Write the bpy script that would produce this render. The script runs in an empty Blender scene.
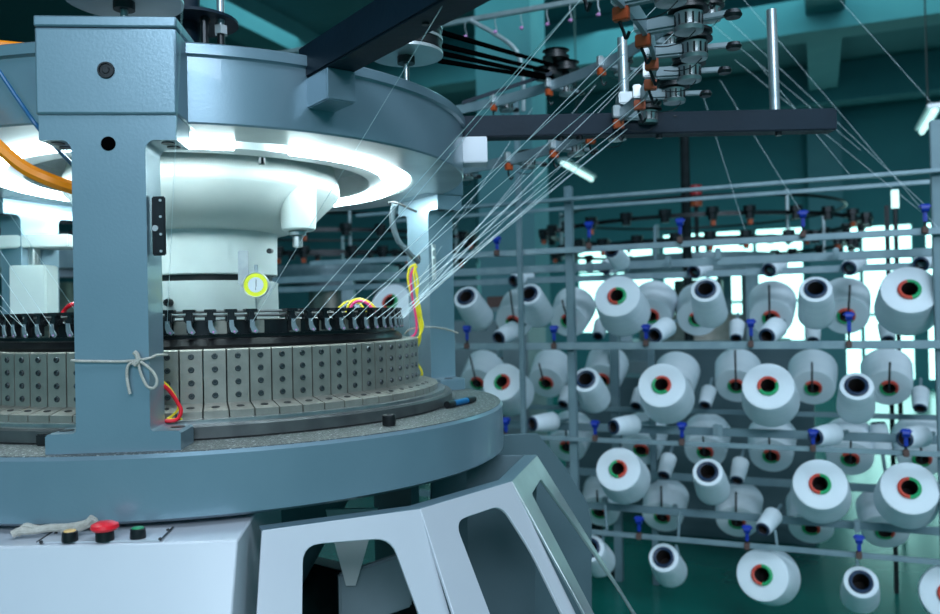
import bpy, bmesh, math, random
from mathutils import Vector, Matrix
random.seed(7)
PI = math.pi
C = bpy.context.scene.collection
V = Vector

# ------------------------------------------------------------------ camera model
F_PX, ROLL, PITCH, CAMZ = 814.2, .0213, .0096, 1.35
CAM = V((0, 0, CAMZ))
FWD = V((0, math.cos(PITCH), math.sin(PITCH)))
UP0 = V((0, -math.sin(PITCH), math.cos(PITCH)))
RT = V((1, 0, 0)) * math.cos(ROLL) - UP0 * math.sin(ROLL)
UPV = V((1, 0, 0)) * math.sin(ROLL) + UP0 * math.cos(ROLL)
def ray(px, py):
    return FWD + RT * ((px - 470) / F_PX) + UPV * ((307 - py) / F_PX)
def atY(px, py, Y):
    d = ray(px, py); return CAM + d * (Y / d.y)
def atZ(px, py, Z):
    d = ray(px, py); return CAM + d * ((Z - CAMZ) / d.z)
def on_plane(px, py, p0, n):
    d = ray(px, py); return CAM + d * ((V(p0) - CAM).dot(V(n)) / d.dot(V(n)))
cam = bpy.data.cameras.new('camera'); co = bpy.data.objects.new('camera', cam); C.objects.link(co)
cam.sensor_width = 36; cam.lens = F_PX / 940 * 36; cam.clip_start = .02; cam.clip_end = 200
co.matrix_world = Matrix((( RT.x, UPV.x, -FWD.x, 0), (RT.y, UPV.y, -FWD.y, 0), (RT.z, UPV.z, -FWD.z, CAMZ), (0, 0, 0, 1)))
cam.dof.use_dof = True; cam.dof.focus_distance = 1.5; cam.dof.aperture_fstop = 3.8
bpy.context.scene.camera = co

# ------------------------------------------------------------------ materials
def lin(c):
    return tuple(((x / 255) / 12.92 if x / 255 < .04045 else ((x / 255 + .055) / 1.055) ** 2.4) for x in c) + (1,)
def mat(name, rgb, rough=.5, metal=0, rgb2=None, scale=8, bump=0, bscale=60, emit=None, estr=1, spec=.5, stretch=None, trans=0, coat=0):
    m = bpy.data.materials.new(name); m.use_nodes = True; nt = m.node_tree; N = nt.nodes; L = nt.links
    b = N['Principled BSDF']; b.inputs['Base Color'].default_value = lin(rgb)
    b.inputs['Roughness'].default_value = rough; b.inputs['Metallic'].default_value = metal
    b.inputs['Specular IOR Level'].default_value = spec
    b.inputs['Coat Weight'].default_value = coat
    b.inputs['Transmission Weight'].default_value = trans
    tc = N.new('ShaderNodeTexCoord'); mp = N.new('ShaderNodeMapping'); L.new(tc.outputs['Object'], mp.inputs[0])
    if stretch: mp.inputs['Scale'].default_value = stretch
    nz = N.new('ShaderNodeTexNoise'); nz.inputs['Scale'].default_value = scale; nz.inputs['Detail'].default_value = 6
    L.new(mp.outputs[0], nz.inputs['Vector'])
    r = N.new('ShaderNodeValToRGB'); r.color_ramp.elements[0].position = .35; r.color_ramp.elements[1].position = .7
    r.color_ramp.elements[0].color = lin(rgb); r.color_ramp.elements[1].color = lin(rgb2 or [min(255, x * 1.06) for x in rgb])
    L.new(nz.outputs['Fac'], r.inputs[0]); L.new(r.outputs[0], b.inputs['Base Color'])
    if bump:
        n2 = N.new('ShaderNodeTexNoise'); n2.inputs['Scale'].default_value = bscale; L.new(mp.outputs[0], n2.inputs['Vector'])
        bp = N.new('ShaderNodeBump'); bp.inputs['Strength'].default_value = bump; bp.inputs['Distance'].default_value = .01
        L.new(n2.outputs['Fac'], bp.inputs['Height']); L.new(bp.outputs[0], b.inputs['Normal'])
    if emit:
        b.inputs['Emission Color'].default_value = lin(emit); b.inputs['Emission Strength'].default_value = estr
    return m
M = {}
M['paint'] = mat('machine_paint', (122, 147, 160), .28, .4, (130, 154, 167), 5, .02, 220, coat=.2)
M['paint2'] = mat('skirt_paint', (196, 200, 208), .33, .1, (204, 208, 214), 3, coat=.2)
M['steel'] = mat('brushed_steel', (150, 156, 158), .3, .85, (176, 180, 180), 30, .05, 300)
M['alu'] = mat('aluminium', (190, 196, 198), .38, .6, (205, 210, 212), 12)
M['inner'] = mat('cast_white_paint', (188, 198, 198), .45, .1, (204, 210, 208), 6)
M['under'] = mat('machined_underside', (185, 192, 192), .28, .75, (150, 158, 160), 7)
M['cam_steel'] = mat('cam_block_steel', (138, 136, 128), .4, .55, (156, 153, 144), 25, .05, 200)
M['table'] = mat('dusty_table_steel', (84, 88, 88), .5, .5, (190, 192, 190), 170, .35, 300)
tn = M['table'].node_tree.nodes
for n in tn:
    if n.type == 'VALTORGB': n.color_ramp.elements[0].position = .56; n.color_ramp.elements[1].position = .72
M['darkring'] = mat('dark_ring_steel', (92, 94, 94), .42, .7, (112, 114, 113), 20)
M['black'] = mat('black_plastic', (14, 16, 18), .4, 0, (22, 24, 27), 20)
M['blackm'] = mat('black_oxide_metal', (26, 29, 32), .35, .5, (40, 44, 48), 20)
M['beam'] = mat('dark_navy_beam', (10, 30, 44), .55, 0, (14, 36, 51), 10, .05, 80, spec=.25)
M['shaft'] = mat('galvanised_tube', (170, 180, 185), .35, .7, (195, 202, 206), 20)
M['rail'] = mat('creel_rail_aluminium', (128, 150, 160), .45, .35, (146, 166, 174), 14)
M['post'] = mat('creel_post_paint', (108, 132, 142), .5, .2, (120, 144, 152), 10)
M['yarn'] = mat('wound_white_yarn', (222, 232, 240), .85, 0, (232, 240, 246), 4, .25, 260, stretch=(1, 1, 9), spec=.2)
M['tubein'] = mat('dark_paper_core', (30, 24, 24), .8, 0, (48, 36, 34), 8)
M['red'] = mat('red_rim', (196, 62, 48), .5, 0, (208, 78, 60), 6)
M['green'] = mat('green_rim', (24, 150, 92), .5, 0, (34, 165, 104), 6)
M['bluerim'] = mat('dark_blue_rim', (20, 40, 66), .45, 0, (28, 54, 84), 6)
M['bluep'] = mat('blue_plastic', (8, 44, 150), .4, 0, (14, 58, 172), 6)
M['orangep'] = mat('orange_brown_ceramic', (168, 66, 24), .5, 0, (186, 80, 34), 12)
M['hose'] = mat('orange_hose', (255, 140, 2), .45, 0, (255, 150, 8), 6)
M['bluecable'] = mat('blue_cable', (10, 92, 140), .4)
M['redwire'] = mat('red_wire', (222, 20, 40), .35)
M['yellowwire'] = mat('yellow_wire', (226, 208, 40), .4)
M['pinkwire'] = mat('pink_wire', (226, 60, 120), .4)
M['greytube'] = mat('grey_conduit', (120, 134, 142), .45)
M['twine'] = mat('cotton_twine', (176, 170, 160), .9, 0, (198, 193, 184), 120, .4, 600)
M['thread'] = mat('white_thread', (225, 238, 245), .7, 0)
M['btn_y'] = mat('amber_button', (236, 190, 120), .4)
M['btn_r'] = mat('red_button', (226, 22, 40), .35)
M['btn_g'] = mat('green_button', (12, 140, 84), .4)
M['dial_y'] = mat('yellow_dial_face', (196, 200, 6), .4)
M['dial_w'] = mat('white_dial_face', (176, 184, 192), .4)
M['lamp'] = mat('lamp_tube', (240, 255, 252), .5, emit=(226, 250, 255), estr=38)
M['glow'] = mat('lamp_tube_hall', (240, 255, 252), .5, emit=(200, 250, 245), estr=1.4)
M['floor'] = mat('green_epoxy_floor', (8, 104, 94), .22, 0, (12, 118, 106), 1.2, .02, 8, spec=.6)
M['ceil'] = mat('teal_ceiling', (74, 112, 122), .9, 0, (80, 120, 128), 1)
M['wall'] = mat('pale_teal_wall', (112, 160, 158), .85, 0, (120, 168, 164), 1)
M['walld'] = mat('green_wall', (70, 132, 140), .85, 0, (76, 140, 146), 1)
M['concrete'] = mat('painted_concrete', (94, 138, 148), .85, 0, (102, 146, 154), 2)
M['window'] = mat('bright_window_glass', (200, 240, 236), .3, emit=(186, 250, 244), estr=2.6)
M['frame'] = mat('window_frame', (60, 130, 132), .5)
M['crimson'] = mat('signal_red', (190, 30, 40), .4)
M['pink'] = mat('pink_ceramic_eyelet', (205, 130, 190), .4)
M['screw'] = mat('socket_screw_steel', (84, 88, 90), .35, .7, (74, 78, 80), 30)
M['flatblack'] = mat('hole_shade_belt_black', (4, 4, 5), 1, 0, (6, 6, 7), 10, spec=0)  # glossless black: painted shade of the bolt holes, also the drive belts
M['band'] = mat('black_band', (10, 11, 13), .28, 0, (15, 16, 18), 10, spec=.3)
M['drumgrey'] = mat('grey_drum_paint', (138, 148, 148), .5, .2, (150, 160, 158), 8)
M['grey'] = mat('grey_enamel', (120, 136, 142), .5, .1)
M['brown'] = mat('brown_carton', (92, 70, 66), .8)
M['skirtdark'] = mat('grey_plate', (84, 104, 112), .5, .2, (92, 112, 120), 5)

# ------------------------------------------------------------------ mesh builder
class MB:
    def __init__(s): s.bm = bmesh.new()
    def face_grid(s, rings, close_u=True, close_v=False):
        vs = [[s.bm.verts.new(p) for p in r] for r in rings]
        n = len(vs[0])
        R = range(len(vs)) if close_v else range(len(vs) - 1)
        for i in R:
            a, b = vs[i], vs[(i + 1) % len(vs)]
            for j in (range(n) if close_u else range(n - 1)):
                k = (j + 1) % n
                try: s.bm.faces.new((a[j], a[k], b[k], b[j]))
                except ValueError: pass
        return vs
    def box(s, c, size, ax=None, bev=0):
        """c centre, size full sizes, ax = (x, y, z) axes"""
        X, Y, Z = ax or (V((1, 0, 0)), V((0, 1, 0)), V((0, 0, 1)))
        c = V(c); h = [q / 2 for q in size]
        b = min(bev, min(h) * .9)
        if b <= 0:
            vs = [s.bm.verts.new(c + X * (i * h[0]) + Y * (j * h[1]) + Z * (k * h[2])) for i in (-1, 1) for j in (-1, 1) for k in (-1, 1)]
            for f in ((0, 1, 3, 2), (4, 6, 7, 5), (0, 4, 5, 1), (2, 3, 7, 6), (0, 2, 6, 4), (1, 5, 7, 3)): s.bm.faces.new([vs[i] for i in f])
            return s
        t = bmesh.new(); bmesh.ops.create_cube(t, size=1)
        for v in t.verts: v.co = V((v.co.x * size[0], v.co.y * size[1], v.co.z * size[2]))
        bmesh.ops.bevel(t, geom=t.edges[:], offset=b, segments=2, affect='EDGES')
        mp = {v: s.bm.verts.new(c + X * v.co.x + Y * v.co.y + Z * v.co.z) for v in t.verts}
        for f in t.faces: s.bm.faces.new([mp[v] for v in f.verts])
        t.free(); return s
    def cyl(s, a, b, r, r2=None, n=16, cap=True):
        a, b = V(a), V(b); d = (b - a).normalized()
        u = d.orthogonal().normalized(); w = d.cross(u)
        r2 = r if r2 is None else r2
        R = [[p + (u * math.cos(2 * PI * i / n) + w * math.sin(2 * PI * i / n)) * q for i in range(n)] for p, q in ((a, r), (b, r2))]
        vs = s.face_grid(R)
        if cap: s.bm.faces.new(vs[0][::-1]); s.bm.faces.new(vs[1])
        return s
    def lathe(s, prof, o=(0, 0, 0), n=64, a0=0, a1=2 * PI, closed=False, ax=None):
        """prof list of (r, z) about z through o (or axes ax = (X, Y, Z)); closed joins the profile end to start"""
        X, Y, Z = ax or (V((1, 0, 0)), V((0, 1, 0)), V((0, 0, 1)))
        o = V(o); full = abs(a1 - a0 - 2 * PI) < 1e-6
        m = n if full else n + 1
        R = []
        for r, z in prof:
            R.append([o + (X * math.sin(a0 + (a1 - a0) * i / n) - Y * math.cos(a0 + (a1 - a0) * i / n)) * max(r, 1e-5) + Z * z for i in range(m)])
        vs = s.face_grid(R, close_u=full, close_v=closed)
        if not full and closed:
            for j in (0, m - 1):
                try: s.bm.faces.new([v[j] for v in vs])
                except ValueError: pass
        return s
    def tube(s, pts, r, n=8, smooth=True, closed=False, taper=None):
        P = [V(p) for p in pts]
        if smooth and len(P) > 2:
            Q = []; m = len(P)
            for i in range(m - 1 if not closed else m):
                g = lambda k: P[k % m] if closed else P[max(0, min(m - 1, k))]
                p0, p1, p2, p3 = g(i - 1), g(i), g(i + 1), g(i + 2)
                for k in range(6):
                    t = k / 6
                    Q.append(.5 * ((2 * p1) + (p2 - p0) * t + (2 * p0 - 5 * p1 + 4 * p2 - p3) * t * t + (3 * p1 - p0 - 3 * p2 + p3) * t ** 3))
            if not closed: Q.append(P[-1])
            P = Q
        R = []; u = None
        for i, p in enumerate(P):
            a = P[(i - 1) % len(P)] if (closed or i) else p; b = P[(i + 1) % len(P)] if (closed or i < len(P) - 1) else p
            d = (b - a).normalized()
            if u is None: u = d.orthogonal().normalized()
            u = (u - d * u.dot(d)).normalized(); w = d.cross(u)
            q = r if taper is None else r * (taper[0] + (taper[1] - taper[0]) * i / (len(P) - 1))
            R.append([p + (u * math.cos(2 * PI * j / n) + w * math.sin(2 * PI * j / n)) * q for j in range(n)])
        vs = s.face_grid(R, close_v=closed)
        if not closed: s.bm.faces.new(vs[0][::-1]); s.bm.faces.new(vs[-1])
        return s
    def strip(s, pts, w, t):
        """flat bar: vertical height w, thickness t along a horizontal path"""
        P = [V(p) for p in pts]; R = []
        for i, p in enumerate(P):
            d = (P[min(i + 1, len(P) - 1)] - P[max(0, i - 1)]); d.z = 0; d.normalize(); nrm = V((-d.y, d.x, 0))
            R.append([p + nrm * a * t / 2 + V((0, 0, b * w / 2)) for a, b in ((-1, -1), (1, -1), (1, 1), (-1, 1))])
        vs = s.face_grid(R); s.bm.faces.new(vs[0][::-1]); s.bm.faces.new(vs[-1]); return s
    def prism(s, outer, depth, X, Y, o, holes=()):
        """2D outline (x, y) in the plane o + X x + Y y, extruded by depth along X x Y; holes 2D loops"""
        from mathutils.geometry import tessellate_polygon
        X, Y, o = V(X), V(Y), V(o); Z = X.cross(Y).normalized()
        loops = [outer] + list(holes)
        flat = [p for l in loops for p in l]
        tris = tessellate_polygon([[V((p[0], p[1], 0)) for p in l] for l in loops])
        a = [s.bm.verts.new(o + X * p[0] + Y * p[1]) for p in flat]
        b = [s.bm.verts.new(o + X * p[0] + Y * p[1] + Z * depth) for p in flat]
        for t in tris:
            s.bm.faces.new([a[i] for i in t][::-1]); s.bm.faces.new([b[i] for i in t])
        k = 0
        for l in loops:
            m = len(l)
            for i in range(m):
                j = (i + 1) % m; s.bm.faces.new((a[k + i], a[k + j], b[k + j], b[k + i]))
            k += m
        return s
    def build(s, name, m, parent=None, angle=35, bevel=0):
        bm = s.bm
        bmesh.ops.recalc_face_normals(bm, faces=bm.faces[:])
        off = origin(parent)
        if off.length: bmesh.ops.translate(bm, vec=-off, verts=bm.verts[:])
        me = bpy.data.meshes.new(name); bm.to_mesh(me); bm.free()
        me.materials.append(M[m] if isinstance(m, str) else m)
        me.polygons.foreach_set('use_smooth', [True] * len(me.polygons)); me.set_sharp_from_angle(angle=math.radians(angle))
        o = bpy.data.objects.new(name, me); C.objects.link(o)
        if parent: o.parent = parent
        if bevel:
            md = o.modifiers.new('bevel', 'BEVEL'); md.width = bevel; md.segments = 2; md.limit_method = 'ANGLE'; md.angle_limit = math.radians(40)
        return o
def origin(p):
    o = V((0, 0, 0))
    while p is not None: o += p.location; p = p.parent
    return o
def tag(o, label, cat, group=None):
    o['label'] = label; o['category'] = cat
    if group: o['group'] = group
    return o
def thing(name, label, cat, loc=(0, 0, 0), group=None):
    o = bpy.data.objects.new(name, None); o.empty_display_size = .05; C.objects.link(o); o.location = loc
    return tag(o, label, cat, group)
def struct(o): o['kind'] = 'structure'; return o
def copy_tree(o, parent=None):
    c = o.copy(); C.objects.link(c)
    if parent: c.parent = parent; c.matrix_parent_inverse = Matrix()
    for ch in list(KIDS.get(o.name, ())): 
        copy_tree(ch, c)
    return c
KIDS = {}
def index_kids(root):
    st = [root]
    while st:
        o = st.pop(); KIDS[o.name] = list(o.children); st += list(o.children)
def rounded(pts, r, n=5):
    out = []; m = len(pts)
    for i in range(m):
        p = V(pts[i] + (0,)) if len(pts[i]) == 2 else V(pts[i]); p = V((p.x, p.y)); a = V(pts[i - 1][:2]); b = V(pts[(i + 1) % m][:2])
        rr = r[i] if isinstance(r, (list, tuple)) else r
        if rr <= 0: out.append((p.x, p.y)); continue
        da, db = (a - p), (b - p); q = min(rr, da.length * .45, db.length * .45)
        A = p + da.normalized() * q; B = p + db.normalized() * q
        for k in range(n + 1):
            t = k / n; c = A * (1 - t) ** 2 + p * 2 * t * (1 - t) + B * t * t; out.append((c.x, c.y))
    return out

# ------------------------------------------------------------------ the hall
U = V((.9194, -.3932, 0)); NN = V((.3932, .9194, 0)); Z = V((0, 0, 1)); HAX = (U, NN, Z)
def H(a, b, z): return U * a + NN * b + Z * z
CEIL = 5.2; BW = 15.0
struct(MB().box(H(-6, 6, -.05), (44, 28, .1), HAX).build('floor', 'floor'))
struct(MB().box(H(-6, 6.5, CEIL + .05), (44, 22, .1), HAX).build('ceiling', 'ceil'))
# back wall with window openings
wins = [(-4.2, -2.75, .95, 2.55), (-2.6, -.2, .6, 2.75), (-.1, 1.45, .12, 2.7), (1.6, 3.6, .12, 2.7), (-7.3, -5.6, 1.15, 2.4)]
wb = MB(); a0, a1 = -27, 15
def rect(x0, x1, z0, z1): return [(x0, z0), (x1, z0), (x1, z1), (x0, z1)]
wb.prism(rect(a0, a1, 0, CEIL), -.25, U, Z, H(0, BW, 0), [rect(*w) for w in wins])
struct(wb.build('wall_back', 'walld'))
struct(MB().box(H(-27, 6, CEIL / 2), (.2, 22, CEIL), HAX).build('wall_left', 'walld'))
for i, w in enumerate(wins):
    g = MB().box(H((w[0] + w[1]) / 2, BW + .12, (w[2] + w[3]) / 2), (w[1] - w[0], .03, w[3] - w[2]), HAX)
    go = struct(g.build('window_%d' % (i + 1), 'window'))
    f = MB(); n = max(1, round((w[1] - w[0]) / .8))
    for k in range(n + 1): f.box(H(w[0] + (w[1] - w[0]) * k / n, BW + .06, (w[2] + w[3]) / 2), (.06, .07, w[3] - w[2]), HAX)
    for zz in (w[2], w[3], w[3] - .45, (w[2] + w[3]) / 2 - .2): f.box(H((w[0] + w[1]) / 2, BW + .06, zz), (w[1] - w[0], .06, .05), HAX)
    f.build('window_frame', 'frame', go)
# wall columns, transverse and long ceiling beams
for i, a in enumerate((-13.2, -6.35, .15, 6.9)):
    struct(MB().box(H(a, BW - .2, CEIL / 2), (.52, .4, CEIL), HAX).build('trim_%d' % (i + 1), 'concrete'))
struct(MB().box(V((.5, 8.8, CEIL / 2)), (.62, .5, CEIL), HAX).build('trim_5', 'concrete'))
for i, b in enumerate((4.6, 10.6, 14.3)):
    struct(MB().box(H(-6, b, CEIL - .3), (42, .42, .6), HAX).build('trim_%d' % (6 + i), 'concrete'))
for i, a in enumerate((-13.2, -6.35, .15, 6.9)):
    struct(MB().box(H(a, 6.5, CEIL - .2), (.42, 22, .4), HAX).build('trim_%d' % (9 + i), 'concrete'))

# hall lamps: long tube fittings under the ceiling beams
def hall_lamp(a, b, z, l, label, vert=False, grp='tube lamps hung through the hall'):
    t = thing('tube_lamp', label, 'lamp', H(a, b, z), grp)
    ax = HAX if not vert else (NN, U, Z)
    MB().box(H(a, b, z + .04), (l, .12, .04), ax, .01).build('housing', 'alu', t)
    D = ax[0] * (l * .48)
    MB().cyl(H(a, b, z) - D, H(a, b, z) + D, .025, n=10).build('lamp_tube', 'glow', t)
    MB().cyl(H(a, b, z + .06), H(a, b, CEIL), .008, n=6).build('cord', 'black', t)
q_ = atY(578, 172, 9.5)
hall_lamp(q_.dot(U), q_.dot(NN), q_.z, 1.3, 'bright tube lamp running back beside the pale concrete column', True)
q_ = atY(928, 122, 7.5)
hall_lamp(q_.dot(U), q_.dot(NN), q_.z, 1.0, 'short white tube lamp high at the right edge', True)

# ------------------------------------------------------------------ lights
def area(name, loc, target, sx, sy, energy, col):
    l = bpy.data.lights.new(name, 'AREA'); l.shape = 'RECTANGLE'; l.size = sx; l.size_y = sy; l.energy = energy; l.color = col
    o = bpy.data.objects.new(name, l); C.objects.link(o); o.location = loc
    o.rotation_euler = (V(target) - V(loc)).to_track_quat('-Z', 'Y').to_euler(); return o
area('hall_daylight', (.8, -7.0, 5.6), (-.3, 2.2, 1.0), 5, 2.6, 820, (.72, .85, 1.0))
area('overhead_row', (1.6, .2, 4.9), (1.2, 2.6, .6), 5, 1.6, 185, (.66, .83, 1.0))
area('overhead_far', H(-2, 9, 5.0), H(-2, 9, 0), 9, 3, 200, (.33, .88, .94))
pl = bpy.data.lights.new('inner_lamp_glow', 'POINT')
w = bpy.data.worlds.new('world'); bpy.context.scene.world = w; w.use_nodes = True
w.node_tree.nodes['Background'].inputs[0].default_value = (.10, .42, .50, 1); w.node_tree.nodes['Background'].inputs[1].default_value = .72
bpy.data.lights.remove(pl)
sc = bpy.context.scene
sc.view_settings.view_transform = 'Standard'; sc.view_settings.look = 'None'; sc.view_settings.gamma = 1
sc.view_settings.use_curve_mapping = False; sc.view_settings.exposure = 0

# ================================================================== the knitting machine
AX = V((-.6404, 2.0, 0))
mc = thing('circular_knitting_machine', 'large blue-grey circular knitting machine filling the left of the hall', 'knitting machine', AX)
def pol(r, deg, z):           # angle from the camera side, to the right
    a = math.radians(deg); return V((AX.x + r * math.sin(a), AX.y - r * math.cos(a), z))
TT, TB = 1.139, 1.029
# bed (big table ring)
MB().lathe([(.36, TB + .01), (.705, TB), (.715, TB + .006), (.715, TT - .006), (.709, TT)], AX, 160).build('bed_ring', 'paint', mc)
MB().lathe([(.36, TB + .01), (.36, TT + .001), (.709, TT + .001), (.7095, TT - .003)], AX, 128).build('bed_top', 'table', mc)
# inner dark ring
MB().lathe([(.50, TT), (.588, TT), (.592, TT + .004), (.592, TT + .024), (.588, TT + .028), (.50, TT + .028)], AX, 160).build('cam_base_ring', 'darkring', mc)
MB().lathe([(.50, TT + .028), (.574, TT + .028), (.574, TT + .034), (.50, TT + .034)], AX, 160).build('bright_edge_ring', 'steel', mc)
# cam blocks with foot, screws, slot
ND = 4.704; PHI0 = math.degrees(-.5367)
def frame_at(deg):
    a = math.radians(deg); out = V((math.sin(a), -math.cos(a), 0)); right = V((math.cos(a), math.sin(a), 0)); return right, out
BT, BB = 1.296, 1.174
R0, R1 = .51, .556
for k in range(-6, 40):
    deg = PHI0 + ND * (k + .5)
    r, o = frame_at(deg)
    hw = R0 * math.radians(ND) / 2 - .0014; hw2 = R1 * math.radians(ND) / 2 - .0013; hwi = .47 * math.radians(ND) / 2 - .001
    mb = MB(); bm = mb.bm
    prof = [(.47, BB - .004, hwi), (.47, BT, hwi), (R0 - .002, BT, hw), (R0, BT - .002, hw), (R0, BB + .022, hw), (R1, BB + .012, hw2), (R1, BB - .004, hw2)]
    rows = []
    for s in (-1, 1): rows.append([bm.verts.new(AX + o * q[0] + r * (s * q[2]) + Z * q[1]) for q in prof])
    m = len(prof)
    for i in range(m): bm.faces.new((rows[0][i], rows[0][(i + 1) % m], rows[1][(i + 1) % m], rows[1][i]))
    bm.faces.new(rows[0][::-1]); bm.faces.new(rows[1])
    b = mb.build('cam_block', 'cam_steel', mc, 20)
    vis = -3 <= k <= 24 and not (5 <= k <= 7)
    if vis:
        for q in range(4):
            c = AX + o * R0 + Z * (BT - .0130 - q * .0243)
            s = MB().lathe([(0, .0006), (.0026, .0006), (.003, .003), (.0046, .003), (.0052, .0022), (.0058, 0)], c, 14, ax=(r, -Z, o))
            sb = s.build('socket_screw', 'screw', b)
        c = AX + o * ((R0 + R1) / 2 + .002) + Z * (BB + .0172)
        sl = (o * (R1 - R0) + Z * -.012).normalized()
        MB().lathe([(0, .0008), (.0068, .0008), (.0076, 0)], c, 16, ax=(r, sl * .62, r.cross(sl) * (1 if r.cross(sl).z > 0 else -1))).build('slot', 'black', b)
# black skirt band under the carriers, needle cylinder
MB().lathe([(.40, BT - .02), (.47, BT - .002), (.472, BT + .006), (.462, BT + .018), (.452, BT + .020), (.452, BT + .026), (.40, BT + .026)], AX, 128).build('cylinder_band', 'band', mc)
MB().lathe([(.30, 1.30), (.436, 1.30), (.436, 1.350), (.430, 1.352), (.30, 1.345)], AX, 128).build('needle_cylinder', 'blackm', mc)
for z_, rr in ((1.3665, .446), (1.3585, .446)):
    MB().lathe([(rr + .0028 * math.cos(t * PI / 4), z_ + .0028 * math.sin(t * PI / 4)) for t in range(8)], AX, 160, closed=True).build('carrier_rail', 'darkring', mc)
# yarn carriers
for k in range(-6, 31):
    if k == 13: continue
    deg = PHI0 + ND * (k + .35 + (0 if k < 13 else .15))
    r, o = frame_at(deg); p = AX + o * .452
    T = o
    mb = MB()
    mb.box(p + Z * 1.368 + o * .004, (.023, .030, .006), (r, o, Z), .001)
    mb.box(p + Z * 1.357 + o * .010, (.012, .014, .026), (r, o, Z), .002)
    mb.box(p + Z * 1.352 + o * .010, (.020, .018, .013), (r, o, Z), .003)
    mb.cyl(p + Z * 1.353 + o * .008 - r * .010, p + Z * 1.353 + o * .008 + r * .010, .0055, n=10)
    mb.box(p + Z * 1.338 + o * .012, (.010, .010, .024), (r, o, Z), .001)
    c = mb.build('yarn_carrier', 'blackm', mc)
    f = MB(); f.prism([(-.004, .018), (.0035, .018), (.005, .006), (.012, -.004), (.007, -.009), (-.001, -.005), (-.004, .004)], .003, r, Z, p + o * .019 + Z * 1.332)
    f.build('feeder_finger', 'grey', c)
    MB().lathe([(0, .0006), (.0016, .0006), (.002, 0)], p + o * .0222 + r * .005 + Z * 1.3275, 8, ax=(r, -Z, o)).build('eyelet', 'pink', c)
    if k % 2 == 0:
        g = MB(); g.box(p - o * .012 + Z * 1.336 + r * .018, (.026, .003, .026), (r, o, Z), .001)
        g.build('carrier_plate', 'cam_steel', mc)
# top ring
RZ0, RZ1 = 1.688, 1.827
MB().lathe([(.628, RZ0), (.631, RZ0 + .003), (.631, RZ1 - .024), (.633, RZ1 - .022), (.638, RZ1 - .02), (.638, RZ1 - .003), (.635, RZ1), (.45, RZ1)], AX, 160).build('top_ring', 'paint', mc)
MB().lathe([(.628, RZ0), (.505, RZ0), (.500, RZ0 + .004), (.500, RZ0 + .020)], AX, 160).build('ring_underside', 'under', mc)
MB().lathe([(.500, RZ0 + .020), (.418, RZ0 + .020)], AX, 128).build('lamp_channel', 'inner', mc)
MB().lathe([(.432, RZ0 + .020), (.428, RZ0 + .002), (.398, RZ0 - .004), (.394, RZ0), (.394, RZ0 + .05), (.30, RZ0 + .07)], AX, 128).build('inner_lip', 'alu', mc)
def ang_px(px, r, z):  # angle on the near side of a circle that shows at that column
    best = None
    for i in range(-1200, 1200):
        d = i / 10; p = pol(r, d, z); v = p - CAM; x = 470 + F_PX * v.dot(RT) / v.dot(FWD)
        if abs(d) < 110 and (best is None or abs(x - px) < best[0]): best = (abs(x - px), d)
    return best[1]
for a_, b_ in ((-205, -75), (-68, 24), (38, 84), (88, 148)):
    a0_, a1_ = math.radians(a_), math.radians(b_)
    MB().lathe([(.466 + .016 * math.cos(t * PI / 5), RZ0 + .001 + .011 * math.sin(t * PI / 5)) for t in range(10)], AX, 60, a0_, a1_, closed=True).build('ring_lamp', 'lamp', mc, 60)
# bowl, boss, neck, drum
MB().lathe([(.28, 1.80), (.300, 1.745), (.314, 1.70), (.320, 1.685), (.322, 1.655), (.318, 1.646), (.26, 1.590), (.205, 1.566), (.18, 1.560), (.168, 1.558)], AX, 128).build('bowl', 'inner', mc)
MB().lathe([(.168, 1.558), (.166, 1.55), (.164, 1.458), (.160, 1.455)], AX, 96).build('neck', 'inner', mc)
MB().lathe([(.160, 1.457), (.152, 1.456), (.152, 1.440), (.160, 1.439)], AX, 96).build('neck_gap', 'black', mc)
MB().lathe([(.14, 1.442), (.163, 1.441), (.165, 1.438), (.167, 1.32), (.30, 1.31)], AX, 96).build('lower_drum', 'drumgrey', mc)
p = atY(298.5, 215, 1.86)
MB().lathe([(.041, .09), (.040, 0), (.038, -.016), (.033, -.020), (0, -.020)], V((p.x, p.y, 1.570)), 24).build('gear_boss', 'inner', mc)
MB().lathe([(.020, 0), (.020, -.008), (.011, -.010), (.012, -.034), (.008, -.036), (0, -.036)], V((p.x - .003, p.y, 1.548)), 16).build('boss_shaft', 'steel', mc)
d = ang_px(170, .167, 1.38); r, o = frame_at(d)
MB().lathe([(0, .012), (.003, .012), (.0035, .016), (.008, .016), (.009, .013), (.009, 0)], AX + o * .166 + Z * 1.392, 8, ax=(r, -Z, o)).build('hex_bolt', 'blackm', mc)
MB().cyl(atY(271, 251, 1.86), atY(269, 251, 1.84), .006, n=10).build('grub_screw', 'black', mc)
MB().cyl(atY(262, 158, 1.60), atY(262, 164, 1.60), .007, n=8).build('lip_bolt', 'blackm', mc)
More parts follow.
